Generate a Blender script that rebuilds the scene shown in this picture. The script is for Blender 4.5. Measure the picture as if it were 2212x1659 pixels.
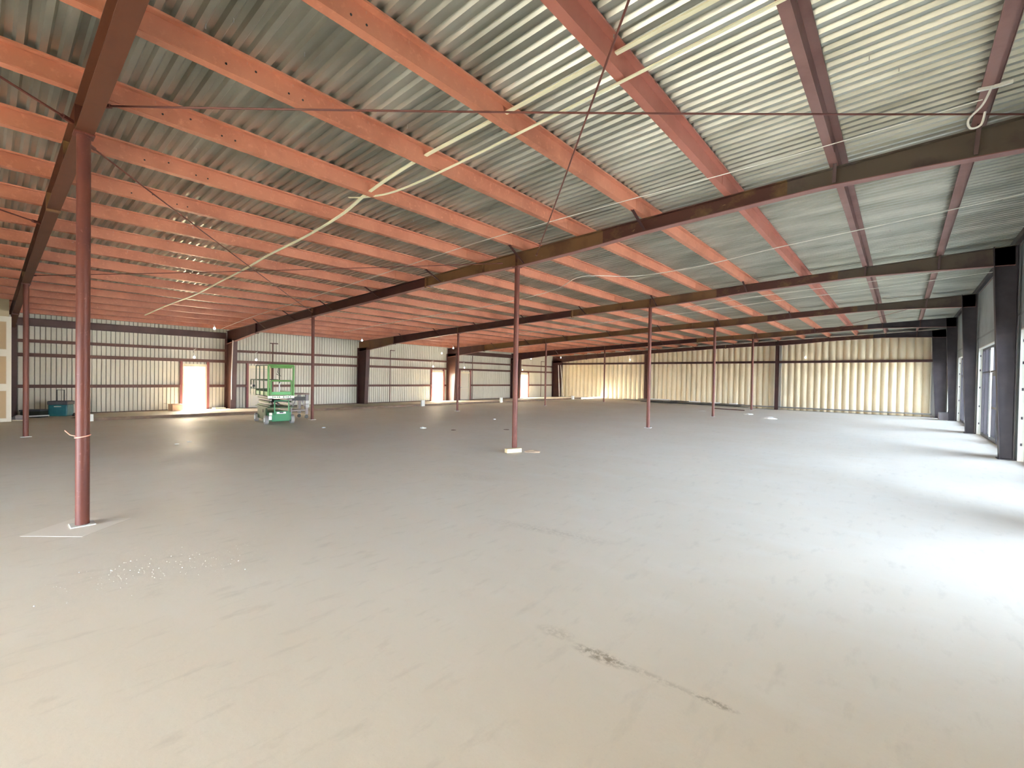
import bpy, math, random
from mathutils import Vector, Matrix
random.seed(7)
for o in list(bpy.data.objects): bpy.data.objects.remove(o)
SC = bpy.context.scene
COL = SC.collection

# ------------------------------------------------------------------ camera
CAM_H = 1.7
F_PX = 980.94
yaw, pit, rol = math.radians(40.5968), math.radians(-.7749), math.radians(.9493)
Fw = Vector((-math.sin(yaw)*math.cos(pit), math.cos(yaw)*math.cos(pit), math.sin(pit)))
Rt = Vector((math.cos(yaw), math.sin(yaw), 0)); Up = Rt.cross(Fw)
R2 = Rt*math.cos(rol) + Up*math.sin(rol); U2 = Up*math.cos(rol) - Rt*math.sin(rol)
cd = bpy.data.cameras.new('camera'); cam = bpy.data.objects.new('camera', cd); COL.objects.link(cam)
cd.sensor_width = 36; cd.lens = F_PX/2212*36; cd.clip_end = 400; cd.clip_start = .02
M = Matrix.Identity(4)
for i, v in enumerate((R2, U2, -Fw)):
    for j in range(3): M[j][i] = v[j]
M.translation = (0, 0, CAM_H)
cam.matrix_world = M
SC.camera = cam

# ------------------------------------------------------------------ light + exposure
vs = SC.view_settings
vs.view_transform = 'Standard'; vs.look = 'None'; vs.gamma = 1; vs.use_curve_mapping = False
vs.exposure = 2.45
SC.cycles.diffuse_bounces = 6; SC.cycles.max_bounces = 14
W = bpy.data.worlds.new('sky'); SC.world = W; W.use_nodes = True
nt = W.node_tree; bg = nt.nodes['Background']
tc = nt.nodes.new('ShaderNodeTexCoord'); sp = nt.nodes.new('ShaderNodeSeparateXYZ')
mr = nt.nodes.new('ShaderNodeMapRange'); mr.inputs[1].default_value = -.9; mr.inputs[2].default_value = .9
cr = nt.nodes.new('ShaderNodeValToRGB')
e_ = cr.color_ramp.elements.new(.5); e_.color = (.76,.87,1.0,1)
cr.color_ramp.elements[0].color = (1.0, .85, .66, 1); cr.color_ramp.elements[2].color = (.60, .77, 1.0, 1)
nt.links.new(tc.outputs['Generated'], sp.inputs[0]); nt.links.new(sp.outputs[0], mr.inputs[0])
nt.links.new(mr.outputs[0], cr.inputs[0]); nt.links.new(cr.outputs[0], bg.inputs[0])
# bright hazy horizon, dimmer zenith
hz = nt.nodes.new('ShaderNodeMapRange'); hz.inputs[1].default_value = .0; hz.inputs[2].default_value = .55
hz.inputs[3].default_value = 7.5; hz.inputs[4].default_value = 2.2
nt.links.new(sp.outputs[2], hz.inputs[0])
fr_ = nt.nodes.new('ShaderNodeValToRGB')            # sky brightness by compass: bright to both sides
fm = nt.nodes.new('ShaderNodeMapRange'); fm.inputs[1].default_value = -1; fm.inputs[2].default_value = 1
nt.links.new(sp.outputs[0], fm.inputs[0]); nt.links.new(fm.outputs[0], fr_.inputs[0])
for i_, (p_, v_) in enumerate(((.1, .62), (.35, .25), (.5, .17), (.9, .155))):
    e2 = fr_.color_ramp.elements[i_] if i_ < 2 else fr_.color_ramp.elements.new(p_)
    if i_ < 2: e2.position = p_
    e2.color = (v_, v_, v_, 1)
fx = nt.nodes.new('ShaderNodeMath'); fx.operation = 'MULTIPLY'; fx.inputs[1].default_value = 8
nt.links.new(fr_.outputs[0], fx.inputs[0])
mu = nt.nodes.new('ShaderNodeMath'); mu.operation = 'MULTIPLY'
nt.links.new(fx.outputs[0], mu.inputs[0]); nt.links.new(hz.outputs[0], mu.inputs[1]); 
fy = nt.nodes.new('ShaderNodeMapRange'); fy.inputs[1].default_value = -.8; fy.inputs[2].default_value = .1
fy.inputs[3].default_value = 1.12; fy.inputs[4].default_value = 1
nt.links.new(sp.outputs[1], fy.inputs[0])
mu2 = nt.nodes.new('ShaderNodeMath'); mu2.operation = 'MULTIPLY'
nt.links.new(mu.outputs[0], mu2.inputs[0]); nt.links.new(fy.outputs[0], mu2.inputs[1]); nt.links.new(mu2.outputs[0], bg.inputs[1])
sd = bpy.data.lights.new('sun', 'SUN'); sun = bpy.data.objects.new('sun', sd); COL.objects.link(sun)
sd.energy = 20; sd.angle = math.radians(1.5); sd.color = (1, .87, .68)
sun.rotation_euler = Vector((-.55, .22, .75)).to_track_quat('Z', 'Y').to_euler()   # sun stands beyond the left wall

ROOF0, SL = 4.862, .04            # rafter top z = ROOF0 + SL*x
def rz(x): return ROOF0 + SL*x
FY = [.72 + 7.372*k for k in range(-1, 5)] + [36.45]     # frame lines
FRAMES = {k: y for k, y in zip(range(-1, 6), FY)}
YB, YF = -7.4, 36.95             # rear wall, far wall
XW, XR = -26.05, 2.03             # left cladding, right wall face
COLS_P = (-6.83, -16.83)
PURX = [.59-1.44*i for i in range(-1, 19)]

SILL = .0
OPEN_R = []                       # storefront openings, right wall (y0, y1)
for k in range(0, 5):
    OPEN_R.append((FRAMES[k]+(.75 if k else 3.4), FRAMES[k+1]-.17))
OPEN_L = [(6.22, 7.18), (21.35, 22.4), (31.5, 32.55)]    # open doors, left wall
CLOSED_L = [(9.1, 10.2), (24.15, 25.15)]
def portal(name, loc, rot, sx, sy):
    d = bpy.data.lights.new(name, 'AREA'); o = bpy.data.objects.new(name, d); COL.objects.link(o)
    d.shape = 'RECTANGLE'; d.size = sx; d.size_y = sy; d.cycles.is_portal = True
    o.location = loc; o.rotation_euler = rot
for i, (a, b) in enumerate(OPEN_R):
    portal('daylight_portal', (XR+.35, (a+b)/2, 1.5), (0, math.radians(90), 0), 3.2, b-a)
for a, b in OPEN_L:
    portal('daylight_portal', (XW-.35, (a+b)/2, 1.0), (0, math.radians(-90), 0), 2.2, b-a)

portal('daylight_portal', (-4.2, YB-.4, 1.0), (math.radians(90), 0, 0), 10, 2)  # portal for the added rear opening
# ------------------------------------------------------------------ mesh helpers
class MB:
    def __init__(s): s.v = []; s.f = []; s.m = []
    def poly(s, pts, mi=0):
        n = len(s.v); s.v += [tuple(p) for p in pts]; s.f.append(tuple(range(n, n+len(pts)))); s.m.append(mi)
    def box(s, a, b, mi=0, mat=None):
        x0, y0, z0 = a; x1, y1, z1 = b
        x0, x1 = sorted((x0, x1)); y0, y1 = sorted((y0, y1)); z0, z1 = sorted((z0, z1))
        p = [(x0,y0,z0),(x1,y0,z0),(x1,y1,z0),(x0,y1,z0),(x0,y0,z1),(x1,y0,z1),(x1,y1,z1),(x0,y1,z1)]
        s.hexa(p, mi, mat)
        return s
    def hexa(s, p, mi=0, mat=None):
        if mat is not None: p = [tuple(mat @ Vector(q)) for q in p]
        n = len(s.v); s.v += p
        for f in ((0,3,2,1),(4,5,6,7),(0,1,5,4),(1,2,6,5),(2,3,7,6),(3,0,4,7)):
            s.f.append(tuple(n+i for i in f)); s.m.append(mi)
    def prism(s, prof, o, u, v, w, mi=0, cap=True):
        """profile points (a,b) -> o + a*u + b*v, extruded by w"""
        o, u, v, w = map(Vector, (o, u, v, w)); n = len(s.v); k = len(prof)
        for e in (0, 1):
            for a, b in prof: s.v.append(tuple(o+u*a+v*b+w*e))
        for i in range(k):
            j = (i+1) % k; s.f.append((n+i, n+j, n+k+j, n+k+i)); s.m.append(mi)
        if cap:
            s.f.append(tuple(n+i for i in reversed(range(k)))); s.f.append(tuple(n+k+i for i in range(k))); s.m += [mi, mi]
        return s
    def tube(s, pts, r, seg=10, mi=0, closed=False):
        pts = [Vector(p) for p in pts]; rs = r if isinstance(r, (list, tuple)) else [r]*len(pts)
        n0 = len(s.v); up = None
        for i, p in enumerate(pts):
            t = (pts[min(i+1, len(pts)-1)]-pts[max(i-1, 0)]).normalized()
            if up is None: up = Vector((0,0,1)) if abs(t.z) < .9 else Vector((1,0,0))
            a = t.cross(up).normalized(); b = a.cross(t).normalized(); up = b
            for q in range(seg):
                th = 2*math.pi*q/seg; s.v.append(tuple(p+(a*math.cos(th)+b*math.sin(th))*rs[i]))
        for i in range(len(pts)-1):
            for q in range(seg):
                q2 = (q+1) % seg
                s.f.append((n0+i*seg+q, n0+i*seg+q2, n0+(i+1)*seg+q2, n0+(i+1)*seg+q)); s.m.append(mi)
        s.f.append(tuple(n0+q for q in range(seg))); s.f.append(tuple(n0+(len(pts)-1)*seg+q for q in reversed(range(seg)))); s.m += [mi, mi]
        return s
    def ball(s, c, r, seg=12, rings=8, sz=1, mi=0):
        n = len(s.v); c = Vector(c)
        for i in range(rings+1):
            ph = math.pi*i/rings
            for q in range(seg):
                th = 2*math.pi*q/seg
                s.v.append(tuple(c+Vector((math.sin(ph)*math.cos(th), math.sin(ph)*math.sin(th), math.cos(ph)*sz))*r))
        for i in range(rings):
            for q in range(seg):
                q2 = (q+1) % seg; s.f.append((n+i*seg+q, n+(i+1)*seg+q, n+(i+1)*seg+q2, n+i*seg+q2)); s.m.append(mi)
        return s
    def strip(s, p0, p1, w, t, mi=0, up=(0,0,1)):
        """flat bar from p0 to p1, width w (sideways), thickness t (along up)"""
        p0, p1, up = Vector(p0), Vector(p1), Vector(up); d = (p1-p0)
        a = d.normalized().cross(up).normalized(); b = a.cross(d.normalized()).normalized()
        c = [(-w/2, -t/2), (w/2, -t/2), (w/2, t/2), (-w/2, t/2)]
        return s.prism(c, p0, a, b, d, mi)
    def build(s, name, mat, parent=None, smooth=False, bevel=0, loc=None):
        me = bpy.data.meshes.new(name)
        v = s.v
        if loc is not None: L = Vector(loc); v = [tuple(Vector(q)-L) for q in v]
        me.from_pydata(v, [], s.f)
        for m in (mat if isinstance(mat, (list, tuple)) else [mat]): me.materials.append(m)
        me.polygons.foreach_set('material_index', s.m)
        if smooth: me.polygons.foreach_set('use_smooth', [True]*len(s.f))
        me.update()
        o = bpy.data.objects.new(name, me); COL.objects.link(o)
        if loc is not None: o.location = loc
        if parent: o.parent = parent
        if bevel:
            b = o.modifiers.new('bevel', 'BEVEL'); b.width = bevel; b.segments = 2; b.limit_method = 'ANGLE'
        if smooth:
            try:
                me.set_sharp_from_angle(angle=math.radians(40))
            except Exception: pass
        return o
def thing(name, label, cat, loc, rz_=0, group=None):
    o = bpy.data.objects.new(name, None); COL.objects.link(o); o.location = loc; o.rotation_euler = (0,0,rz_)
    o.empty_display_size = .2
    return tag(o, label, cat, group)
def tag(o, label, cat, group=None):
    o['label'] = label; o['category'] = cat
    if group: o['group'] = group
    return o
def struct(o): o['kind'] = 'structure'; return o
def fixn(o):  # outward normals
    import bmesh
    bm = bmesh.new(); bm.from_mesh(o.data); bmesh.ops.recalc_face_normals(bm, faces=bm.faces); bm.to_mesh(o.data); bm.free(); return o

# ------------------------------------------------------------------ materials
def mat(name, col, rough=.6, metal=0, spec=.5, noise=None, bump=None, extra=None):
    m = bpy.data.materials.new(name); m.use_nodes = True; t = m.node_tree; b = t.nodes['Principled BSDF']
    b.inputs['Base Color'].default_value = (*col, 1); b.inputs['Roughness'].default_value = rough
    b.inputs['Metallic'].default_value = metal; b.inputs['Specular IOR Level'].default_value = spec
    co = t.nodes.new('ShaderNodeTexCoord')
    last = None
    if noise:      # list of (scale, color2, lo, hi, stretch)
        for sc, c2, lo, hi, st in noise:
            mp = t.nodes.new('ShaderNodeMapping'); mp.inputs['Scale'].default_value = st
            t.links.new(co.outputs['Object'], mp.inputs[0])
            n = t.nodes.new('ShaderNodeTexNoise'); n.inputs['Scale'].default_value = sc; n.inputs['Detail'].default_value = 6
            n.inputs['Roughness'].default_value = .6
            t.links.new(mp.outputs[0], n.inputs['Vector'])
            r = t.nodes.new('ShaderNodeMapRange'); r.inputs[1].default_value = lo; r.inputs[2].default_value = hi
            t.links.new(n.outputs[0], r.inputs[0])
            x = t.nodes.new('ShaderNodeMix'); x.data_type = 'RGBA'
            t.links.new(r.outputs[0], x.inputs[0])
            if last is None: x.inputs[6].default_value = (*col, 1)
            else: t.links.new(last, x.inputs[6])
            x.inputs[7].default_value = (*c2, 1); last = x.outputs[2]
        t.links.new(last, b.inputs['Base Color'])
    if bump:
        sc, stg = bump
        n = t.nodes.new('ShaderNodeTexNoise'); n.inputs['Scale'].default_value = sc; n.inputs['Detail'].default_value = 5
        t.links.new(co.outputs['Object'], n.inputs['Vector'])
        bp = t.nodes.new('ShaderNodeBump'); bp.inputs['Strength'].default_value = stg; bp.inputs['Distance'].default_value = .02
        t.links.new(n.outputs[0], bp.inputs['Height']); t.links.new(bp.outputs[0], b.inputs['Normal'])
    return m
S1 = (1,1,1)
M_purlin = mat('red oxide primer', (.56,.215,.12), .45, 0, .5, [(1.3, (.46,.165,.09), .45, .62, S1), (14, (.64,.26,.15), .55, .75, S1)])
M_purlin_r = mat('dull brown purlin', (.30,.155,.125), .5, 0, .4, [(1.3, (.24,.115,.09), .45, .62, S1)])  # duller brown tone on the purlins closest to the window wall
M_purlin_m = mat('darker red purlin', (.46,.17,.115), .5, 0, .4, [(1.3, (.40,.14,.09), .45, .62, S1)])  # slightly darker red tone on the next purlin in
M_pipe = mat('pipe red primer', (.165,.044,.024), .45, 0, .4, [(2.2, (.11,.032,.025), .4, .65, (1,1,.5)), (30, (.26,.10,.08), .62, .75, S1)])
M_col = mat('brown primer', (.075,.03,.022), .5, 0, .5, [(1.5, (.10,.045,.035), .4, .65, S1)])
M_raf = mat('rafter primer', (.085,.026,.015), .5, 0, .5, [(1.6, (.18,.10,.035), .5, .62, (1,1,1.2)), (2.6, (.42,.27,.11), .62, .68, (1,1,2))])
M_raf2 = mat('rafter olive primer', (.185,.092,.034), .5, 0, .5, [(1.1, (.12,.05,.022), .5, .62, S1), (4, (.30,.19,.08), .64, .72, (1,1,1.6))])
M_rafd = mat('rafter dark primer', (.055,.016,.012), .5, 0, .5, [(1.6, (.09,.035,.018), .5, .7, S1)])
M_rafr = mat('rafter red primer', (.115,.036,.015), .5, 0, .5, [(1.6, (.085,.026,.011), .5, .7, S1)])  # nearest rafter, colour darkened to offset the added light from the rear
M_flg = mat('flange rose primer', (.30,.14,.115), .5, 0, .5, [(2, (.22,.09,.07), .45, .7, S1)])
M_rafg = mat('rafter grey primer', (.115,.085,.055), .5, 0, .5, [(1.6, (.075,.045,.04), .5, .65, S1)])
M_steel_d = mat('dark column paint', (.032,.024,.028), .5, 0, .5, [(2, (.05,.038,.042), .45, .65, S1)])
M_girt = mat('girt primer', (.135,.06,.042), .5, 0, .4, [(2, (.105,.045,.03), .45, .65, S1)])
M_rod = mat('rod primer', (.16,.05,.035), .4, .0, .5)
M_cable = mat('cream cable jacket', (.88,.83,.56), .5)
M_wire = mat('white wire jacket', (.85,.83,.72), .4)
M_white = mat('white paint', (.8,.8,.76), .5)
M_cream = mat('cream tape and light line', (.80,.74,.58), .5)
M_black = mat('black plastic', (.02,.02,.02), .5)

def metal_deck():
    m = bpy.data.materials.new('galvanised deck'); m.use_nodes = True; t = m.node_tree; b = t.nodes['Principled BSDF']
    co = t.nodes.new('ShaderNodeTexCoord')
    mp = t.nodes.new('ShaderNodeMapping'); mp.inputs['Scale'].default_value = (.35, 1.2, 1)
    t.links.new(co.outputs['Object'], mp.inputs[0])
    n = t.nodes.new('ShaderNodeTexNoise'); n.inputs['Scale'].default_value = 1.6; n.inputs['Detail'].default_value = 7
    t.links.new(mp.outputs[0], n.inputs['Vector'])
    r = t.nodes.new('ShaderNodeValToRGB')
    r.color_ramp.elements[0].position = .33; r.color_ramp.elements[0].color = (.33,.33,.265,1)
    r.color_ramp.elements[1].position = .68; r.color_ramp.elements[1].color = (.58,.58,.49,1)
    t.links.new(n.outputs[0], r.inputs[0]); t.links.new(r.outputs[0], b.inputs['Base Color'])
    b.inputs['Metallic'].default_value = .8
    r2 = t.nodes.new('ShaderNodeMapRange'); r2.inputs[3].default_value = .24; r2.inputs[4].default_value = .42
    t.links.new(n.outputs[0], r2.inputs[0]); t.links.new(r2.outputs[0], b.inputs['Roughness'])
    return m
M_deck = metal_deck()
M_panel = mat('white liner panel', (.66,.64,.53), .45, 0, .5, [(.6, (.58,.55,.45), .45, .7, (1,1,.3))])
M_panel_seam = mat('liner panel rib', (.30,.27,.21), .5)
M_insul = mat('faced batt insulation', (.80,.69,.48), .6, 0, .3, [(1.2, (.74,.62,.41), .45, .68, (1,1,.6)), (26, (.84,.75,.57), .52, .7, (3,3,.6))], (40, .3))
M_dry = mat('primed drywall', (.36,.41,.41), .7, 0, .3, [(1.2, (.30,.34,.34), .45, .7, S1)])
M_jamb = mat('white window return', (.82,.84,.76), .55)
M_alum = mat('bronze storefront frame', (.08,.075,.085), .35, .4)
M_alum_l = mat('pale aluminium mullion', (.5,.49,.47), .4, .2)
M_outside_w = mat('pale render outside', (.60,.60,.63), .8)

def floor_mat():
    m = bpy.data.materials.new('dusty concrete'); m.use_nodes = True; t = m.node_tree; b = t.nodes['Principled BSDF']
    co = t.nodes.new('ShaderNodeTexCoord'); L = t.links.new
    def noise(scale, st=(1,1,1), det=7, rough=.6, w=None):
        mp = t.nodes.new('ShaderNodeMapping'); mp.inputs['Scale'].default_value = st
        L(co.outputs['Object'], mp.inputs[0])
        n = t.nodes.new('ShaderNodeTexNoise'); n.inputs['Scale'].default_value = scale; n.inputs['Detail'].default_value = det
        n.inputs['Roughness'].default_value = rough
        L(mp.outputs[0], n.inputs['Vector']); return n.outputs[0]
    def rng(o, a, b_, c=0, d=1):
        r = t.nodes.new('ShaderNodeMapRange'); r.inputs[1].default_value = a; r.inputs[2].default_value = b_
        r.inputs[3].default_value = c; r.inputs[4].default_value = d; L(o, r.inputs[0]); return r.outputs[0]
    def mix(f, a, c):
        x = t.nodes.new('ShaderNodeMix'); x.data_type = 'RGBA'; L(f, x.inputs[0])
        if isinstance(a, tuple): x.inputs[6].default_value = (*a, 1)
        else: L(a, x.inputs[6])
        x.inputs[7].default_value = (*c, 1); return x.outputs[2]
    def mul(a, b_):
        x = t.nodes.new('ShaderNodeMath'); x.operation = 'MULTIPLY'; L(a, x.inputs[0])
        if isinstance(b_, float): x.inputs[1].default_value = b_
        else: L(b_, x.inputs[1])
        return x.outputs[0]
    c = mix(rng(noise(.22), .4, .62), (.77,.685,.56), (.80,.73,.62))
    c = mix(rng(noise(1.1, (1,2.2,1)), .5, .72, 0, .45), c, (.82,.765,.67))
    c = mix(rng(noise(3.5, (2.4,.8,1)), .56, .72, 0, .5), c, (.63,.565,.465))
    c = mix(rng(noise(60), .6, .8, 0, .3), c, (.50,.46,.40))
    # brown scuffed dirt stain, a shape of its own
    def blob(cx, cy, rx, ry, ang):
        mp = t.nodes.new('ShaderNodeMapping'); mp.vector_type = 'TEXTURE'
        mp.inputs['Location'].default_value = (cx, cy, 0); mp.inputs['Rotation'].default_value = (0,0,ang)
        mp.inputs['Scale'].default_value = (rx, ry, 1)
        L(co.outputs['Object'], mp.inputs[0])
        vm = t.nodes.new('ShaderNodeVectorMath'); vm.operation = 'LENGTH'
        s = t.nodes.new('ShaderNodeSeparateXYZ'); L(mp.outputs[0], s.inputs[0])
        cb = t.nodes.new('ShaderNodeCombineXYZ'); L(s.outputs[0], cb.inputs[0]); L(s.outputs[1], cb.inputs[1])
        L(cb.outputs[0], vm.inputs[0])
        return rng(vm.outputs['Value'], .35, 1.1, 1, 0)
    br = rng(noise(22, (1,1,1), 4, .7), .42, .58)
    for (cx, cy, rx, ry, a, k) in ((-1.37,2.47,.19,.065,0.05,.85), (-.71,2.52,.12,.03,.05,.75), (-1.1,2.5,.5,.04,.03,.30), (-1.72,2.5,.16,.07,0.1,.3), (-5.6,5.4,.9,.25,.4,.12), (-3.0,4.1,.9,.12,.2,.22)):
        c = mix(mul(mul(blob(cx, cy, rx, ry, a), br), k), c, (.30,.235,.15))
    L(c, b.inputs['Base Color'])
    L(rng(noise(.8), .35, .7, .52, .74), b.inputs['Roughness'])
    b.inputs['Specular IOR Level'].default_value = .45
    bp = t.nodes.new('ShaderNodeBump'); bp.inputs['Strength'].default_value = .25; bp.inputs['Distance'].default_value = .01
    L(noise(9), bp.inputs['Height']); L(bp.outputs[0], b.inputs['Normal'])
    return m
M_floor = floor_mat()
M_strip = mat('smooth concrete strip', (.70,.64,.53), .6, 0, .4, [(1.2, (.62,.55,.44), .45, .7, S1)])
M_curbd = mat('dark brown edge', (.20,.14,.10), .8, 0, .3, [(4, (.27,.20,.14), .45, .7, S1)])  # dark brown tone for the strip edge and wall base

# ------------------------------------------------------------------ floor
def dip(x, y):
    a = max(0, min(1, (y-31.2)/4.4)); b = max(0, min(1, (x+15.5)/5)); a = a*a*(3-2*a); b = b*b*(3-2*b)
    return -.24*a*b
mb = MB(); xs = [-20.85+.3*i for i in range(0, 77)]; xs = [x for x in xs if x < 1.95]+[2.9]
ys = [YB-.6+.5*i for i in range(0, 104)]; ys = [y for y in ys if y < YF+.1]+[YF+.3]
for x in xs:
    for y in ys: mb.v.append((x, y, dip(x, y)))
ny = len(ys)
for i in range(len(xs)-1):
    for j in range(ny-1):
        mb.f.append((i*ny+j, (i+1)*ny+j, (i+1)*ny+j+1, i*ny+j+1)); mb.m.append(0)
fl = struct(mb.build('floor', M_floor))
# concrete strip along the left wall: dark edge + pale top falling to the doors
mb = MB()
y0, y1 = 2.35, YF+.3
ss = MB(); n = 24
ss.poly([(-20.85,y0,.09),(-26.6,y0,-.11),(-26.6,y0,-.4),(-20.85,y0,-.4)])
ss.poly([(-20.86,y0,.09),(-20.86,y1,.09),(-26.6,y1,-.11),(-26.6,y0,-.11)])
so = struct(ss.build('floor_strip', M_strip))
cb = MB(); cb.box((-20.93,y0-.02,-.05),(-20.83,33.5,.094)); c_ = cb.build('edge_angle', M_curbd, so)
mb = MB(); mb.poly([(-20.85,YB-.6,0),(-20.85,y0,0),(-26.6,y0,-.11),(-26.6,YB-.6,-.11)])
struct(mb.build('floor_apron', M_floor))
# outside ground both sides
M_ground = mat('sunlit gravel', (.62,.52,.38), .9, 0, .2, [(2, (.5,.42,.3), .45, .7, S1)])
M_groundr = mat('pale pavement', (.50,.52,.55), .9, 0, .2)
mb = MB(); mb.poly([(-26.6,-60,-.16),(-26.6,90,-.16),(-90,90,-.16),(-90,-60,-.16)]); struct(mb.build('ground_left', M_ground))
mb = MB(); mb.poly([(2.9,-60,-.1),(70,-60,-.1),(70,90,-.1),(2.9,90,-.1)]); struct(mb.build('ground_right', M_groundr))

mb = MB(); mb.poly([(-26.6,YB-.15,-.05),(2.9,YB-.15,-.05),(2.9,-60,-.05),(-26.6,-60,-.05)]); struct(mb.build('ground_back', mat('dark rear ground', (.10,.10,.10), .9)))  # unseen ground added, dark, to keep sky light from below off the ceiling
# ------------------------------------------------------------------ ceiling: corrugated deck, ribs run up the slope
mb = MB(); P = .152; y = YB-.3; prof = []
while y < YF+.3:
    prof += [(y, 0), (y+.052, 0), (y+.076, .04), (y+.128, .04)]; y += P
xa, xb = XW-.5, XR+.5
nx = 12
for i in range(nx+1):
    x = xa+(xb-xa)*i/nx
    for (yy, zz) in prof: mb.v.append((x, yy, rz(x)+.202+zz))
k = len(prof)
for i in range(nx):
    for j in range(k-1):
        mb.f.append((i*k+j, i*k+j+1, (i+1)*k+j+1, (i+1)*k+j)); mb.m.append(0)
ceil = struct(mb.build('ceiling', M_deck))
ceil['label'] = 'galvanised corrugated roof deck'
# roof cover above, stops light
mb = MB(); mb.hexa([(xa,YB-.3,rz(xa)+.25),(xb,YB-.3,rz(xb)+.25),(xb,YF+.3,rz(xb)+.25),(xa,YF+.3,rz(xa)+.25),
                    (xa,YB-.3,rz(xa)+.33),(xb,YB-.3,rz(xb)+.33),(xb,YF+.3,rz(xb)+.33),(xa,YF+.3,rz(xa)+.33)])
mb.build('roof_cover', M_white, ceil)
# screw tips through the deck and flanges
mb = MB()
for x in PURX[:13]:
    y = -1.0
    while y < 14:
        z = rz(x)+.19
        mb.box((x+.085, y, z-.03), (x+.091, y+.006, z)); y += .456
for _ in range(150):
    x = random.uniform(-12, 1.6); y = random.uniform(1, 18); z = rz(x)+.205
    mb.box((x, y, z-.045), (x+.008, y+.008, z+.01))
o = mb.build('deck_screws', mat('screw steel', (.45,.42,.36), .4, .6), ceil); o['kind'] = 'stuff'

# ------------------------------------------------------------------ purlins
ORD = ['first','second','third','fourth','fifth','sixth','seventh','eighth','ninth','tenth','eleventh','twelfth','thirteenth','fourteenth','fifteenth','sixteenth','seventeenth','eighteenth','nineteenth','twentieth']
D = .2; FL = .085; T = .006
zprof = [(-FL,0),(T,0),(T,D-T),(FL,D-T),(FL,D-.022),(FL+T,D-.022),(FL+T,D),(0,D),(0,T),(-FL,T),(-FL,.022),(-FL-T,.022),(-FL-T,0)]
def zpur(m, x, ya, yb, dx=0, dz=0):
    m.prism([(a+dx, b+dz) for a, b in zprof], (x, ya, rz(x)+.002), (1,0,SL), (0,0,1), (0, yb-ya, 0))
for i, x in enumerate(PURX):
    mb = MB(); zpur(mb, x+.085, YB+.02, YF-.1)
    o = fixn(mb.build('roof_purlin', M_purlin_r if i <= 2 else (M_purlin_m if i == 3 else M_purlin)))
    tag(o, 'red-primed roof purlin under the metal deck, %s one counted in from the window wall' % ORD[i], 'roof beam', 'red purlins under the roof deck')
    for kf, yf in FRAMES.items():
        if -1 <= kf <= 4:
            MB().box((x+.085-.006, yf-.55, rz(x)+.012), (x+.085+.012, yf+.55, rz(x)+.192)).build('lap_plate', o.data.materials[0], o)
    if 3 <= i <= 9:
        for yy, dz in ((1.35,.07),(1.62,.13),(1.95,.07),(2.1,.07)):
            if i in (5, 6, 7, 4, 8): MB().tube([(x+.089, yy+.1*(i%3), rz(x)+dz), (x+.094, yy+.1*(i%3), rz(x)+dz)], .011, 8).build('bolt_hole', M_black, o)

# ------------------------------------------------------------------ rafters and their flange braces
def depth(x):
    pts = [(-26.1,.66),(-25,.60),(-22.3,.43),(-20,.36),(-16.8,.31),(-10,.26),(-8,.27),(-6.6,.32),(-4.9,.30),(-3.7,.25),(-1,.25),(.3,.33),(2.0,.47)]
    if x <= pts[0][0]: return pts[0][1]
    for (a, da), (b, db) in zip(pts, pts[1:]):
        if x <= b: return da+(db-da)*(x-a)/(b-a)
    return pts[-1][1]
def rafter(k, y, mats, label):
    x0, x1 = -26.0, 1.93
    root = thing('roof_rafter', label, 'steel beam', (x0, y, 0), 0, 'tapered rafters of the steel frames')
    def sec(name, a, b, m, n=8):
        mb = MB(); fw = .076; fb = MB()
        xs_ = [a+(b-a)*i/n for i in range(n+1)]
        for p, q in zip(xs_, xs_[1:]):
            tp, tq, bp_, bq = rz(p), rz(q), rz(p)-depth(p), rz(q)-depth(q)
            for (za, zb, zc, zd, w) in ((bp_, bq, bp_+.012, bq+.012, fw), (tp-.012, tq-.012, tp, tq, fw), (bp_+.012, bq+.012, tp-.012, tq-.012, .006)):
                (fb if za == bp_ else mb).hexa([(p-x0,-w,za),(q-x0,-w,zb),(q-x0,w,zb),(p-x0,w,za),(p-x0,-w,zc),(q-x0,-w,zd),(q-x0,w,zd),(p-x0,w,zc)])
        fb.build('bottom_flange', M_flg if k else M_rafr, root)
        return mb.build(name, m, root)
    cuts = [(-26.0,-22.2), (-22.2,-10.1), (-10.1,-4.6), (-4.6,-1.4), (-1.4,1.93)]
    for (a, b), m in zip(cuts, mats): sec('beam_section', a, b, m)
    for c in (-22.2, -10.1):
        mb = MB(); mb.box((c-.03-x0,-.08,rz(c)-depth(c)-.03),(c+.03-x0,.08,rz(c)-.001))
        mb.build('splice_plate', M_rafd if c < -15 else M_raf2, root)
    for c in (COLS_P[0], COLS_P[1], -7.9):
        mb = MB(); mb.box((c-.006-x0,-.074,rz(c)-depth(c)+.013),(c+.006-x0,.074,rz(c)-.013)); mb.build('stiffener', M_raf, root)
    for i, x in enumerate(PURX):
        if k > 0 and x in (PURX[1], PURX[2]) or k > 0 and (i % 2 == 0 and i >= 4 and x > -23):
            for s_ in ((-1,) if k < 5 else (-1,)):
                mb = MB(); top = (x+.03-x0, s_*.62, rz(x)+.02); bot = (x+.03-x0, s_*.09, rz(x)-depth(x)+.03)
                if x > -1.5: top = (x+.05-x0, s_*.2, rz(x)+.06)
                mb.strip(top, bot, .04, .005, 0, (1,0,0)); mb.strip((top[0]+.02,top[1],top[2]), (bot[0]+.02,bot[1],bot[2]), .005, .04, 0, (1,0,0))
                mb.build('flange_brace', M_rafd if x < -1.5 else M_col, root)
    return root
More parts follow.
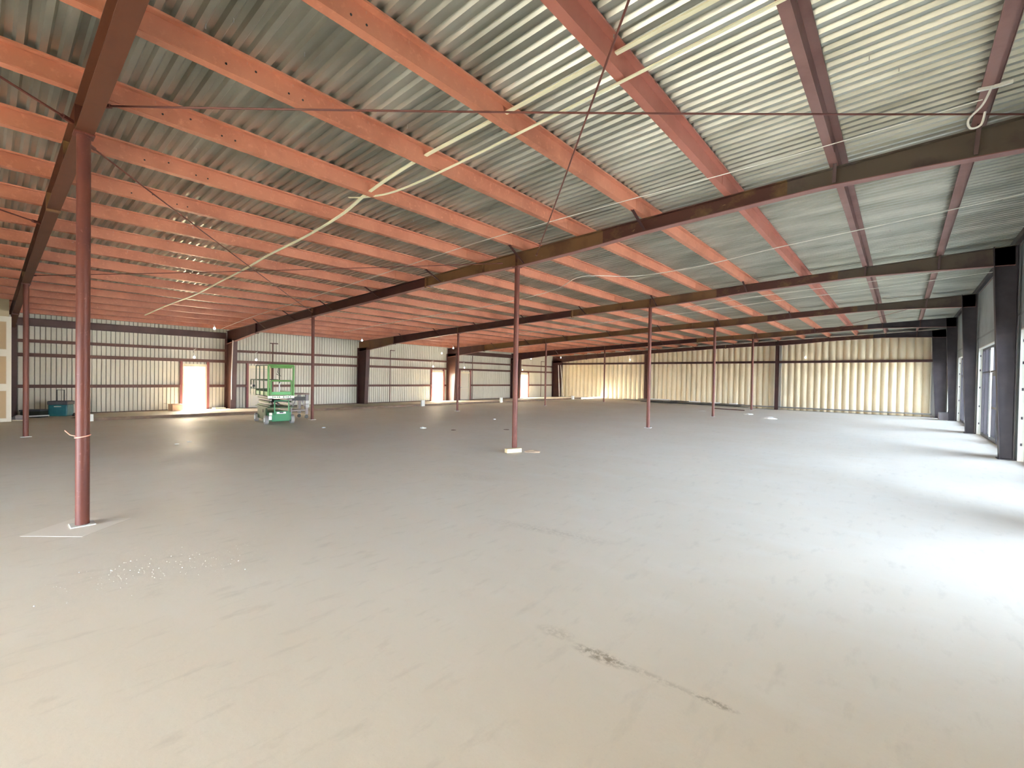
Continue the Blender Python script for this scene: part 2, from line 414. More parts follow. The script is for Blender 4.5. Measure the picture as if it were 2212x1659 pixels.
NAMES = {-1: None, 0: 'nearest tapered steel rafter, crossing the top left corner above the thick pipe column',
 1: 'long tapered rafter with blotchy primer, second frame from the camera', 2: 'tapered rafter of the third frame, resting on the first full window-wall column in view',
 3: 'tapered rafter of the fourth frame, between the third frame and the last open frame', 4: 'tapered rafter of the fifth frame, just in front of the insulated end wall',
 5: 'end rafter against the fluted insulated wall with a pale strip for the lit line along its top'}
for k, y in FRAMES.items():
    if k < 0: continue
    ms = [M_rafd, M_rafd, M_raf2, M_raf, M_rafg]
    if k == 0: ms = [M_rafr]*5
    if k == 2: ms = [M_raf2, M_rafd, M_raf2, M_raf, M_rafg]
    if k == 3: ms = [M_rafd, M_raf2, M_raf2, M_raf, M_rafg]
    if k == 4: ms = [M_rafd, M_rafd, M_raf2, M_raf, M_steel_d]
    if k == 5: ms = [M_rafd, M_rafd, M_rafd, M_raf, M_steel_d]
    r = rafter(k, y, ms, NAMES[k])
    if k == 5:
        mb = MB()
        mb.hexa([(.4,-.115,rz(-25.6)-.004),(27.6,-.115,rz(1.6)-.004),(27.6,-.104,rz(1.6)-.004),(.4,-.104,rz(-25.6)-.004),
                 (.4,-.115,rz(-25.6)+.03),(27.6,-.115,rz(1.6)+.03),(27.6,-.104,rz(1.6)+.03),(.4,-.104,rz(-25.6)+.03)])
        mb.build('top_light_line', M_cream, r)  # pale strip added in place of the lit line above the rafter

# ------------------------------------------------------------------ columns
def icol(name, label, xi0, xi1, xo, y, z0, z1, m, fw=.125, group=None, tilt=0):
    """I column: inner flange from xi0 (base) to xi1 (top), outer flange at xo"""
    root = thing(name, label, 'steel column', (xo, y, z0), 0, group)
    s = 1 if xi0 > xo else -1
    def hx(a0, a1, b0, b1, w):  # x range at base, at top
        mb = MB(); h = z1-z0
        a0, a1, b0, b1 = a0-xo, a1-xo, b0-xo, b1-xo
        if a0 > a1: a0, a1 = a1, a0
        if b0 > b1: b0, b1 = b1, b0
        mb.hexa([(a0,-w,0),(a1,-w,0),(a1,w,0),(a0,w,0),(b0,-w,h),(b1,-w,h),(b1,w,h),(b0,w,h)]); return mb
    hx(xi0, xi0-s*.014, xi1, xi1-s*.014, fw).build('flange', m, root)
    hx(xo, xo+s*.014, xo, xo+s*.014, fw).build('flange', m, root)
    hx(xi0-s*.014, xo+s*.014, xi1-s*.014, xo+s*.014, .006).build('web', m, root)
    mb = MB(); mb.box((min(xi0,xo)-xo-.03,-fw-.03,-.005),(max(xi0,xo)-xo+.03,fw+.03,.02)); mb.build('base_plate', m, root)
    return root
LC = {0:'brown steel wall column behind the thin pipe column, beside the drywall partition', 1:'broad brown steel wall column with a white cable down its face, right of the open door',
 2:'dark steel wall column between the scissor lift bay and the second open doorway', 3:'reddish steel wall column right of the second open doorway', 4:'dark wall column half hidden behind the central pipe column',
 5:'dark corner column where the liner wall meets the insulated wall'}
for k, y in FRAMES.items():
    if k >= 0:
        icol('wall_column', LC[k], -25.12, -24.95, -25.98, y, -.11, rz(-25.98)-.4, M_col if k not in (2, 4, 5) else M_rafd, .125, 'tapered columns along the liner wall')
RC = {2:'nearest dark column on the window wall, running up to the third rafter', 3:'second dark column on the window wall, beyond the tall double windows', 4:'third dark column on the window wall, beside a low concrete block',
 5:'dark corner column at the right end of the insulated wall', 1:'dark window wall column just outside the right edge of view', 0:'dark window wall column beside the camera position'}
for k, y in FRAMES.items():
    if k in RC and k >= 0:
        icol('storefront_column', RC[k], 1.76 if k < 5 else 1.55, 1.57 if k < 5 else 1.3, 1.985, y, dip(1.8, y), rz(1.8)-.0, M_steel_d, .12 if k < 5 else .1, 'dark columns along the window wall')
PL = {(0,0):'thick red pipe column nearest the camera, with a pink ribbon tied round it', (0,1):'tall thin red pipe column at the centre, a wood block at its foot', (0,2):'red pipe column right of centre, in front of the insulated wall',
 (0,3):'red pipe column standing left of the white dust heap, under the fourth rafter', (0,4):'far red pipe column beside the dark post of the insulated wall',
 (1,0):'red pipe column at the far left beside the drywall partition', (1,1):'dark red pipe column just right of the scissor lift', (1,2):'thin pipe column in front of the closed panelled door',
 (1,3):'thin pipe column right of the third open doorway', (1,4):'thinnest pipe column, in front of the left part of the insulated wall'}
for r, x in enumerate(COLS_P):
    for k in range(0, 5):
        y = FRAMES[k]; zt = rz(x)-depth(x); rad = .060 if r == 0 else .054
        root = thing('pipe_column', PL[(r,k)], 'column', (x, y, 0), 0, 'red pipe columns holding up the rafters')
        MB().tube([(0,0,0),(0,0,zt-.015)], rad, 28).build('shaft', M_pipe, root, smooth=True)
        MB().box((-.085,-.085,zt-.016),(.085,.085,zt-.001)).build('cap_plate', M_pipe, root)
        MB().box((-.10,-.10,0),(.10,.10,.012)).build('base_plate', mat('grout', (.7,.69,.62), .8) if k == 0 else M_white, root)

# ------------------------------------------------------------------ left wall: white ribbed liner panels
def corr(mb, ya, yb, za, zb, x):
    y = ya
    while y < yb-1e-4:
        e = min(y+.152, yb)
        w = e-y
        a = y+w*.80; b = y+w*.86; c = y+w*.95
        mb.poly([(x,y,za),(x,a,za),(x,a,zb),(x,y,zb)], 0)
        mb.poly([(x,a,za),(x-.035,b,za),(x-.035,b,zb),(x,a,zb)], 1)
        mb.poly([(x-.035,b,za),(x-.035,c,za),(x-.035,c,zb),(x-.035,b,zb)], 1)
        mb.poly([(x-.035,c,za),(x,e,za),(x,e,zb),(x-.035,c,zb)], 0)
        y = e
mb = MB(); ops = sorted(OPEN_L+CLOSED_L); zt = rz(XW)+.24; cur = .3
for a, b in ops:
    corr(mb, cur, a, -.13, zt, XW); corr(mb, a, b, 2.06, zt, XW); cur = b
corr(mb, cur, YF+.1, -.13, zt, XW)
wl = struct(mb.build('wall_left', [M_panel, M_panel_seam]))
mb = MB(); cur = YB-.3
for a, b in ops:
    mb.box((XW-.16,cur,-.16),(XW-.06,a,zt)); mb.box((XW-.16,a,2.06),(XW-.06,b,zt)); cur = b
mb.box((XW-.16,cur,-.16),(XW-.06,YF+.3,zt)); mb.build('outer_skin', M_white, wl)
MB().box((XW+.0,2.36,-.12),(XW+.04,6.15,-.05)).box((XW,10.3,-.12),(XW+.04,21.2,-.04)).box((XW,25.3,-.12),(XW+.04,31.4,-.04)).build('base_angle', M_curbd, wl)

def girt(ya, yb, z0, z1, label, x=XW):
    mb = MB(); h = z1-z0; d = .105
    mb.prism([(0,0),(d,0),(d,h),(0,h),(0,h-.008),(d-.008,h-.008),(d-.008,.008),(0,.008)], (x+.004,ya,z0), (1,0,0), (0,0,1), (0,yb-ya,0))
    return tag(fixn(mb.build('wall_girt', M_girt)), label, 'steel rail', 'horizontal girts on the liner wall')
GP = []
def cutspan(ya, yb, z):
    out = []; cur = ya
    for a, b in ops:
        if b < ya or a > yb: continue
        if z < 2: out.append((cur, a-.1)); cur = b+.1
    out.append((cur, yb)); return [(p, q) for p, q in out if q-p > .1]
BAYN = ['the blue cooler bay', 'the scissor lift bay', 'the bay of the second open doorway', 'the bay of the closed panelled door', 'the last bay before the corner']
for k in range(5):
    ya, yb = FRAMES[k]+.1, FRAMES[k+1]-.1
    girt(ya, yb, 2.78, 2.90, 'upper brown girt on the liner wall in '+BAYN[k])
    girt(ya, yb, 2.22, 2.36, 'middle brown girt just above door height in '+BAYN[k])
    sp_ = cutspan(ya, yb, 1)
    for j, (p, q) in enumerate(sp_):
        girt(p, q, .99, 1.12, 'waist-high brown girt, %s piece in %s' % (['long left', 'short right', 'rightmost'][j] if len(sp_) > 1 else 'only', BAYN[k]))
for k, lb in ((0, 'deep brown portal beam high on the wall above the blue cooler'), (3, 'deep brown portal beam above the closed panelled door')):
    ya, yb = FRAMES[k]+.1, FRAMES[k+1]-.1
    t = thing('portal_beam', lb, 'steel beam', (XW+.25, ya, 3.43), 0, 'deep portal beams')
    MB().box((-.004,0,0),(.004,yb-ya,.27)).build('web', M_col, t)
    MB().box((-.08,0,-.012),(.08,yb-ya,0)).build('flange', M_col, t)
    MB().box((-.08,0,.27),(.08,yb-ya,.282)).build('flange', M_col, t)

# doors in the left wall
M_doorw = mat('off white steel door', (.66,.61,.50), .45)
M_frame = mat('door frame cream', (.78,.72,.52), .5)
M_stud = mat('door stud primer', (.24,.07,.06), .5)
di = 0
for a, b in ops:
    di += 1
    root = bpy.data.objects.new('door_%d' % di, None); COL.objects.link(root); root.location = (XW, a, -.12); struct(root)
    w = b-a; o_ = root
    mb = MB().box((-.16,-.02,0),(.06,.05,2.24)).box((-.16,w-.05,0),(.06,w+.02,2.24)).box((-.14,.05,2.10),(.06,w-.05,2.24))
    mb.build('door_frame', M_frame, root)
    MB().box((0,-.12,0),(.11,-.02,2.36)).build('jamb_post', M_stud, root)
    MB().box((0,w+.02,0),(.11,w+.12,2.36)).build('jamb_post', M_stud, root)
    if (a, b) in CLOSED_L:
        leaf = MB().box((-.05,.045,.0),(-.005,w-.045,2.11)).build('door_leaf', M_doorw, root)
        MB().tube([(-.005,.12,1.0),(.05,.12,1.0)], .02, 10).box((.04,.1,.985),(.055,.24,1.015)).build('handle', M_alum_l, leaf)
        if di == 3:
            MB().box((-.005,.13,1.98),(.06,.5,2.05)).build('door_closer', M_white, leaf)
        else:
            mb = MB()
            for z0_, z1_ in ((.15,.95),(1.1,2.0)):
                for s_ in ((.16,z0_,w-.16,z0_+.02),(.16,z1_-.02,w-.16,z1_),(.16,z0_,.18,z1_),(w-.18,z0_,w-.16,z1_)):
                    mb.box((-.006,s_[0],s_[1]),(.002,s_[2],s_[3]))
            mb.build('panel_moulding', M_frame, leaf)
    else:
        # leaf swung open to the outside
        rot = Matrix.Translation((-.13,w-.06,0)) @ Matrix.Rotation(math.radians(4), 4, 'Z')
        MB().box((-w+.1,-.045,.01),(0,0,2.09), 0, rot).build('door_leaf', M_white, root)
        mb = MB()
        for z in (.3,.55,1.05,1.5,1.85): mb.box((-.16,w-.12,z),(-.14,w-.10,z+.05))
        mb.build('hinge', M_alum, root)
# greenery outside first doorway
def bush(c, r, n, m, label, seed):
    rnd = random.Random(seed); mb = MB()
    for _ in range(n):
        th, ph, q = rnd.uniform(0, 6.28), math.acos(rnd.uniform(-1, 1)), r*rnd.uniform(.45, 1)**.6
        p = Vector((math.sin(ph)*math.cos(th), math.sin(ph)*math.sin(th), math.cos(ph)*.8))*q
        d1 = Vector((rnd.uniform(-1,1), rnd.uniform(-1,1), rnd.uniform(-1,1))).normalized(); d2 = d1.orthogonal().normalized()
        s = rnd.uniform(.05, .11)
        mb.poly([p, p+d1*s+d2*s*.4, p+d1*s*2, p+d1*s-d2*s*.4])
    mb.ball((0,0,0), r*.6, 12, 8, .8)
    o = mb.build('shrub' if c[2] < 1 else 'tree_crown', m); o.location = c
    return tag(o, label, 'plant')
M_leaf = mat('sunlit leaves', (.45,.55,.16), .7, 0, .2, [(3, (.6,.45,.2), .45, .65, S1)])
bush((-31.5, 7.3, .35), .75, 900, M_leaf, 'low flowering shrub seen through the lower half of the first open doorway', 3)
t = thing('yard_tree', 'green tree seen through the top of the first open doorway', 'tree', (-44, 10.2, -.16))
c_ = bush((0, 0, 4.6), 2.3, 2500, M_leaf, '', 5)
c_.parent = t
for kx in ('label', 'category'): del c_[kx]
MB().tube([(0,0,0),(.1,0,1.6),(0,.1,3.4)], [.22,.16,.12], 10).build('trunk', mat('bark', (.3,.2,.12), .9), t)
tc_ = thing('neighbour_shed', 'small pale shed with a red roof far outside the first open doorway', 'building', (-40, 8.0, -.16))
MB().box((-1.5,-1.2,0),(1.5,1.2,1.9)).build('wall', M_white, tc_)
MB().prism([(-1.5,1.9),(1.5,1.9),(0,2.4)], (0,-1.2,0), (1,0,0), (0,0,1), (0,2.4,0)).build('roof', mat('red roof', (.6,.2,.15), .7), tc_)

# ------------------------------------------------------------------ left drywall partition
def drywall_mat():
    m = bpy.data.materials.new('taped drywall'); m.use_nodes = True; t = m.node_tree; b = t.nodes['Principled BSDF']
    co = t.nodes.new('ShaderNodeTexCoord'); mp = t.nodes.new('ShaderNodeMapping')
    mp.inputs['Rotation'].default_value = (0, 0, 0)
    t.links.new(co.outputs['Object'], mp.inputs[0])
    s = t.nodes.new('ShaderNodeSeparateXYZ'); t.links.new(mp.outputs[0], s.inputs[0])
    c = t.nodes.new('ShaderNodeCombineXYZ'); t.links.new(s.outputs[1], c.inputs[0]); t.links.new(s.outputs[2], c.inputs[1])
    br = t.nodes.new('ShaderNodeTexBrick'); br.offset = 0; br.inputs['Scale'].default_value = 1
    br.inputs['Brick Width'].default_value = 1.2; br.inputs['Row Height'].default_value = 1.12; br.inputs['Mortar Size'].default_value = .13
    br.inputs['Mortar Smooth'].default_value = .25
    br.inputs['Color1'].default_value = (.50,.36,.20,1); br.inputs['Color2'].default_value = (.52,.38,.22,1); br.inputs['Mortar'].default_value = (.78,.74,.62,1)
    t.links.new(c.outputs[0], br.inputs['Vector']); t.links.new(br.outputs[0], b.inputs['Base Color']); b.inputs['Roughness'].default_value = .85
    return m
M_gyp = drywall_mat()
mb = MB(); mb.box((-.12,YB-.62,0),(0,0,3.42)); o = mb.build('wall_partition', M_gyp); o.location = (-22.05,.62,0); struct(o)
mb = MB(); mb.box((-.12,YB-.62,3.42),(-.03,-.05,3.98)); h = mb.build('header', mat('tan header board', (.55,.45,.28), .85), o)

# ------------------------------------------------------------------ unseen rear wall, low opening added to light the near floor
mb = MB().box((XW,YB-.15,-.2),(-9.2,YB,5.1)).box((.8,YB-.15,-.2),(XR+.3,YB,rz(XR)+.24)).box((-9.2,YB-.15,2.0),(.8,YB,5.1))
struct(mb.build('wall_back', M_dry))

# ------------------------------------------------------------------ right wall with storefront windows
mb = MB(); cur = YB-.15; ztop = rz(XR)+.24; T2 = .30
for a, b in OPEN_R:
    mb.box((XR,cur,-.3),(XR+T2,a,ztop)); mb.box((XR,a,3.0),(XR+T2,b,ztop)); cur = b
mb.box((XR,cur,-.3),(XR+T2,YF+.3,ztop))
wr = struct(mb.build('wall_right', M_dry))
mb = MB(); mb.box((XR-.012,YB,3.32),(XR-.001,YF-.1,3.37)); mb.build('header_seam', mat('seam tape', (.27,.30,.30), .8), wr)
mb = MB(); mb.box((XR-.09,YB,rz(XR)+.06),(XR-.001,YF-.1,rz(XR)+.2)); mb.build('eave_angle', M_steel_d, wr)
def glass_mat():
    m = bpy.data.materials.new('window glass'); m.use_nodes = True; t = m.node_tree
    for n in list(t.nodes): t.nodes.remove(n)
    o = t.nodes.new('ShaderNodeOutputMaterial'); a = t.nodes.new('ShaderNodeBsdfTransparent'); g = t.nodes.new('ShaderNodeBsdfGlossy')
    a.inputs[0].default_value = (.86,.88,.90,1); g.inputs['Roughness'].default_value = .03
    f = t.nodes.new('ShaderNodeFresnel'); f.inputs[0].default_value = 1.35; x = t.nodes.new('ShaderNodeMixShader')
    t.links.new(f.outputs[0], x.inputs[0]); t.links.new(a.outputs[0], x.inputs[1]); t.links.new(g.outputs[0], x.inputs[2]); t.links.new(x.outputs[0], o.inputs[0])
    return m
M_glass = glass_mat()
for i, (a, b) in enumerate(OPEN_R):
    z0 = dip(1.9, b)
    root = bpy.data.objects.new('window_%d' % (i+1), None); COL.objects.link(root); root.location = (XR+.1, a, z0); struct(root)
    w = b-a; H_ = 3.0-z0
    # pale return lining
    MB().box((-.1,w-.03,0),(.0,w,H_)).box((-.1,0,0),(0,.03,H_)).box((-.1,.03,H_-.03),(0,w-.03,H_)).build('return_lining', M_jamb, root)
    fr = MB().box((0,w-.09,.0),(.1,w-.03,H_-.03)).box((0,.03,0),(.1,.09,H_-.03)).box((0,.09,H_-.1),(.1,w-.09,H_-.03)).box((0,.09,0),(.1,w-.09,.09))
    tz = 2.12-z0
    fr.box((0,.09,tz),(.1,w-.09,tz+.05))
    ml = [w-.75, w-2.55, w-3.5, w-4.5, w-5.5]
    for q in ml:
        if q > .3: fr.box((0,q-.03,.09),(.1,q+.03,H_-.1))
    fr.build('window_frame', M_alum, root)
    pm = MB().box((-.01,w-2.01,.05),(.1,w-1.97,H_-.1)).build('pale_mullion', M_alum_l, root)
    MB().box((.045,.09,.09),(.055,w-.09,H_-.1)).build('pane', M_glass, root)
    # door leaf in the storefront
    dl = MB().box((-.02,w-3.5,.02),(.02,w-3.4,2.1)).box((-.02,w-2.62,.02),(.02,w-2.5,2.1)).box((-.02,w-3.4,.02),(.02,w-2.62,.16)).box((-.02,w-3.4,2.0),(.02,w-2.62,2.1)).box((-.02,w-3.4,1.0),(.02,w-2.62,1.06)).build('glazed_door', M_alum, root)
    MB().tube([(-.06,w-2.66,.9),(-.06,w-2.66,1.25)], .012, 8).build('handle', M_alum_l, dl)
    mb = MB()
    for z in (.35,.95,1.6,2.2,2.7): mb.box((-.065,w-.045,z),(-.035,w-.031,z+.06))
    mb.build('anchor_clip', M_alum, root)
# neighbouring building seen dimly through the storefront
t = thing('facade_opposite', 'pale lavender building face seen through the storefront windows', 'building', (34, 12, -.1))
MB().box((0,-55,0),(6,75,4.2)).build('wall', M_outside_w, t)

# ------------------------------------------------------------------ far wall with fluted insulation
FW = YF-.12
mb = MB(); mb.box((XW,YF,-.4),(XR+.3,YF+.15,ztop)); 
wf = struct(mb.build('wall_far', M_white))
posts = [-16.4, -6.68]
def flutes(xa_, xb_, zb0, label, nfl, zlow=-.02, lean=0):
    """bulging batts between frame members; top follows the rafter"""
    root = thing('insulation_panel', label, 'insulation', (xa_, FW, 0), 0, 'fluted insulation sections on the end wall')
    mb = MB(); seg = 8; wf_ = (xb_-xa_)/nfl; zs = [0,.06,.16,.3,.5,.75,1]
    cols = []
    for i in range(nfl):
        jit = random.uniform(.9, 1.1)
        for s in range(seg+(1 if i == nfl-1 else 0)):
            u = s/seg
            cols.append((i*wf_+u*wf_, -(.0+.125*jit*math.sin(math.pi*u)**.6)))
    n = len(cols); H = []
    for (cx, cy) in cols:
        X = xa_+cx
        zt_ = rz(X)-.03; z0_ = dip(X, 36.3)+zlow
        for q in zs:
            xx = cx+lean*(1-q)*(.0)
            mb.v.append((xx, cy, z0_+(zt_-z0_)*q))
    k = len(zs)
    for i in range(n-1):
        for j in range(k-1): mb.f.append((i*k+j, (i+1)*k+j, (i+1)*k+j+1, i*k+j+1)); mb.m.append(0)
    mb.build('batt_facing', M_insul, root, smooth=True)
    mb = MB(); L_ = xb_-xa_
    for xx in (0, L_-.05):
        mb.box((xx,-.12,dip(xa_+xx,36.3)), (xx+.05,-.1,rz(xa_+xx)-.35))
    mb.build('edge_tape', M_cream, root)
    return root
flutes(-25.2, -16.55, 0, 'left section of the fluted cream insulation, next to the liner wall corner', 20)
flutes(-16.25, -6.85, 0, 'middle section of the fluted cream insulation, behind the floor stack of dark sheets', 24)
flutes(-6.45, 1.35, 0, 'right section of the fluted cream insulation, brightest, next to the window wall', 20)
for i, x in enumerate(posts):
    zb = dip(x, 36.4)
    t = thing('end_wall_post', ['dark steel post left of centre on the insulated end wall', 'dark steel post right of centre on the insulated end wall'][i], 'steel column', (x, 36.5, zb), 0, 'posts of the insulated end wall')
    h = rz(x)-depth(x)-zb
    MB().box((-.1,-.1,0),(.1,-.09,h)).build('flange', M_rafd, t); MB().box((-.1,.1,0),(.1,.11,h)).build('flange', M_rafd, t); MB().box((-.004,-.09,0),(.004,.1,h)).build('web', M_rafd, t)
for i, (a, b) in enumerate(((-25.2,-16.5),(-16.3,-6.78),(-6.58,1.4))):
    mb = MB(); mb.box((a,36.58,3.05),(b,36.68,3.2)); tag(mb.build('end_wall_girt', M_rafd), 'dark girt across the %s section of the insulated end wall' % ['left','middle','right'][i], 'steel rail', 'girts of the insulated end wall')
mb = MB()
for a, b in ((-12.2,-6.8),(-6.55,1.4)):
    n = 8
    for i in range(n):
        p, q = a+(b-a)*i/n, a+(b-a)*(i+1)/n; zp, zq = dip(p,36.4)+.21, dip(q,36.4)+.21
        mb.hexa([(p,36.5,zp-.05),(q,36.5,zq-.05),(q,36.62,zq-.05),(p,36.62,zp-.05),(p,36.5,zp+.02),(q,36.5,zq+.02),(q,36.62,zq+.02),(p,36.62,zp+.02)])
        zp -= .2; zq -= .2
        mb.hexa([(p,36.5,zp-.02),(q,36.5,zq-.02),(q,36.62,zq-.02),(p,36.62,zp-.02),(p,36.5,zp+.01),(q,36.5,zq+.01),(q,36.62,zq+.01),(p,36.62,zp+.01)])
M_rail = mat('grey base rail', (.22,.21,.19), .6)
struct(mb.build('trim_1', M_rail))

# ------------------------------------------------------------------ bracing rods
def rod(pa, pb, r, label, sag=.0, m=None):
    pa, pb = Vector(pa), Vector(pb); pts = []
    for i in range(13):
        t_ = i/12; p = pa.lerp(pb, t_); p.z -= sag*4*t_*(1-t_); pts.append(p-pa)
    root = thing('bracing_rod', label, 'rod', tuple(pa), 0, 'roof bracing rods')
    MB().tube(pts, r, 8).build('rod', m or M_rod, root, smooth=True)
    for e, q in ((pts[0], pts[1]), (pts[-1], pts[-2])):
        d = (q-e).normalized(); MB().tube([e, e+d*.12], r*2.1, 8).build('turnbuckle', m or M_rod, root)
    return root
rod((-6.5,.80,4.50), (1.2,8.0,4.85), .011, 'long thin rod running level across the whole picture under the deck', .03)
rod((-6.2,7.99,4.42), (.7,.80,4.80), .011, 'steep thin rod rising from the central pipe column to the top edge', .02)
rod((-7.3,.80,4.36), (-16.7,7.99,4.02), .010, 'thin rod falling from the nearest pipe column toward the scissor lift', .03)
rod((-16.5,.80,4.05), (-7.2,7.99,4.40), .009, 'faint thin rod meeting the second rafter left of the central pipe column', .03)
rod((-6.9,.64,4.40), (-.5,-6.4,4.7), .012, 'thin rod at the left edge behind the nearest rafter, upper one', .02)
rod((-11.2,.64,4.2), (-5.5,-6.4,4.5), .012, 'thin rod at the left edge behind the nearest rafter, lower one', .02)
rod((-3.6,29.9,4.5), (1.0,22.95,4.80), .010, 'thin dark rod between the last two open frames near the window wall', .03)

# ------------------------------------------------------------------ cables hung under the purlins
def cable(pts, w, t_, label, m, name='electric_cable', flat=True):
    mb = MB(); P_ = [Vector(p) for p in pts]
    # smooth (Catmull-Rom)
    out = []
    for i in range(len(P_)-1):
        p0 = P_[max(i-1,0)]; p1 = P_[i]; p2 = P_[i+1]; p3 = P_[min(i+2, len(P_)-1)]
        for s in range(6):
            u = s/6
            out.append(.5*((2*p1)+(p2-p0)*u+(2*p0-5*p1+4*p2-p3)*u*u+(3*p1-p0-3*p2+p3)*u**3))
    out.append(P_[-1])
    o0 = out[0].copy(); out = [p-o0 for p in out]
    if flat:
        n0 = 0
        for i, p in enumerate(out):
            t0 = (out[min(i+1,len(out)-1)]-out[max(i-1,0)]).normalized(); a = t0.cross(Vector((0,0,1))).normalized(); b = a.cross(t0)
            for (x, y) in ((-w/2,-t_/2),(w/2,-t_/2),(w/2,t_/2),(-w/2,t_/2)): mb.v.append(tuple(p+a*x+b*y))
        for i in range(len(out)-1):
            for q in range(4): mb.f.append((i*4+q, i*4+(q+1)%4, (i+1)*4+(q+1)%4, (i+1)*4+q)); mb.m.append(0)
    else: mb.tube(out, w/2, 8)
    o = mb.build(name, m, smooth=not flat); o.location = o0
    return tag(o, label, 'cable', 'pale cables under the roof')
def rp(x, y, d=-.02): return (x, y, rz(x)+d)
cable([rp(1.95,4.15),rp(-.6,4.23),rp(-2.9,4.27),rp(-5.0,4.28),rp(-6.1,4.22),rp(-6.75,4.08,.03),rp(-7.1,4.0,.10)], .034, .014, 'lower cream flat cable running under the purlins from the top right', M_cable)
cable([rp(1.93,4.05,.12),rp(-.95,4.05,.13),rp(-3.5,4.05,.13),rp(-5.3,4.0,.10),rp(-6.6,4.04,.04),rp(-7.6,4.14,-.02),rp(-9.2,4.22,-.03),rp(-10.9,4.2,-.05),rp(-12.6,4.3,-.03),rp(-14.5,4.3,-.05),rp(-17,4.35,-.04),rp(-19.5,4.2,-.05),rp(-22.3,4.1,-.08)], .05, .018, 'upper cream flat cable passing above the purlins, then sagging to the far left', M_cable)
cable([rp(.62,7.25,.0),rp(-.8,7.2,-.02),rp(-2.2,7.1,-.03),rp(-3.8,7.0,-.02),rp(-5.2,6.9,-.03),rp(-6.9,6.85,-.02),rp(-9.5,6.9,-.03),rp(-12.4,7.0,-.02),rp(-16,7.1,-.03),rp(-20,7.2,-.02),rp(-24.9,7.5,-.03)], .014, .014, 'thin white wire running beside the second rafter down to the wall column', M_wire, 'thin_wire', False)
cable([rp(1.95,11.2,-.02),rp(-.3,11.4,-.05),rp(-2.2,11.7,-.03),rp(-4.0,12.0,-.05),rp(-5.7,11.9,-.03),rp(-6.9,11.0,.0),rp(-8.5,11.8,-.03),rp(-11.5,12.2,-.05),rp(-15,12.2,-.03),rp(-19,12.1,-.05),rp(-22,12.2,-.05)], .02, .02, 'white wire crossing the third bay between the second and third rafters', M_wire, 'thin_wire', False)
cable([rp(1.9,18.6,-.02),rp(-1,18.8,-.05),rp(-4,19.0,-.03),rp(-7,19.1,-.06),rp(-9.5,19.0,-.04),rp(-13,19.2,-.10),rp(-17,19.2,-.05)], .02, .02, 'lower white wire crossing the fourth bay toward the window wall', M_wire, 'thin_wire', False)
cable([rp(1.9,17.4,-.02),rp(-1,17.5,-.04),rp(-4,17.6,-.03),rp(-6.5,17.8,-.05)], .018, .018, 'upper white wire crossing the fourth bay toward the window wall', M_wire, 'thin_wire', False)
cable([(-24.86,7.98,3.3),(-24.90,7.97,2.6),(-24.94,7.96,1.5),(-25.0,7.98,.4)], .035, .02, 'white cable running down the face of the broad brown wall column', M_wire, 'thin_wire', False)
# hanging loop of wire at upper right purlin
cable([(.66,6.95,4.86),(.60,7.0,4.72),(.50,7.05,4.62),(.52,7.1,4.54),(.60,7.1,4.55),(.63,7.1,4.68)], .022, .02, 'loop of white wire hanging by the upper right rafter', M_wire, 'wire_loop', False)
cable([(.55,6.95,4.87),(.68,7.0,4.88),(.82,7.02,4.89)], .03, .03, 'white tape wrapped around the purlin above the wire loop', M_wire, 'tape_wrap', True)
# ------------------------------------------------------------------ wall conduits and bulbs
for y, zt_, zb, lb, arm in ((10.24,3.35,-.1,'thin brown vent pipe with a T top behind the scissor lift',.28), (17.7,3.40,-.05,'thin brown vent pipe with a short arm left of the second open doorway',.35), (25.35,3.4,-.05,'thin brown pipe right of the closed panelled door',.0), (34.4,3.3,-.03,'thin brown pipe near the far corner of the liner wall',.5)):
    t = thing('vent_pipe', lb, 'pipe', (XW+.16, y, zb), 0, 'thin pipes on the liner wall')
    MB().tube([(0,0,0),(0,0,zt_-zb)], .026, 10).build('riser', M_girt, t, smooth=True)
    if arm: MB().tube([(0,-arm*.5 if arm < .3 else 0,zt_-zb),(0,arm,zt_-zb+.0)], .024, 8).build('arm', M_girt, t)
M_bulb = bpy.data.materials.new('lit bulb'); M_bulb.use_nodes = True
b_ = M_bulb.node_tree.nodes['Principled BSDF']; b_.inputs['Base Color'].default_value = (1,1,1,1); b_.inputs['Emission Color'].default_value = (1,.97,.95,1); b_.inputs['Emission Strength'].default_value = 1.2
BL = [((-24.9,7.2,3.82),'bulb at the top left of the broad brown wall column'),((-25.7,9.35,2.42),'bulb on a cord above the closed white door'),((-24.9,15.0,3.82),'bulb on top of the dark column right of the lift bay'),
 ((-24.9,22.4,3.80),'bulb on top of the reddish wall column'),((-25.7,22.0,3.42),'bulb on the liner panels left of the reddish wall column'),((-24.9,29.6,3.76),'bulb above the half hidden wall column'),
 ((-25.7,21.2,2.42),'bulb above the second open doorway'),((-24.9,36.2,3.72),'bulb in the far corner of the liner wall'),((-25.7,32.6,3.47),'bulb high right of the third open doorway'),
 ((-25.7,31.4,2.42),'bulb just above the third open doorway'),((-25.7,6.6,2.43),'bulb above the first open doorway'),((-25.7,24.3,2.42),'bulb above the closed panelled door'),
 ((-17.9,36.55,3.44),'bulb on the left section of the insulated wall'),((-5.0,36.55,3.42),'bulb on the right section of the insulated wall')]
for p, lb in BL:
    t = thing('light_bulb', 'small lit white '+lb, 'light', p, 0, 'construction light bulbs')
    MB().ball((0,0,0), .055, 12, 8, 1.15).build('globe', M_bulb, t, smooth=True)
    MB().tube([(0,0,.05),(0,0,.13)], .026, 10).build('socket', M_white, t)
    MB().tube([(0,0,.12),(-.05,-.06,.3),(-.10,.1,.42),(-.2 if p[0] > -25.3 else -.34,.0,.36)], .008, 6).build('cord', M_wire, t)

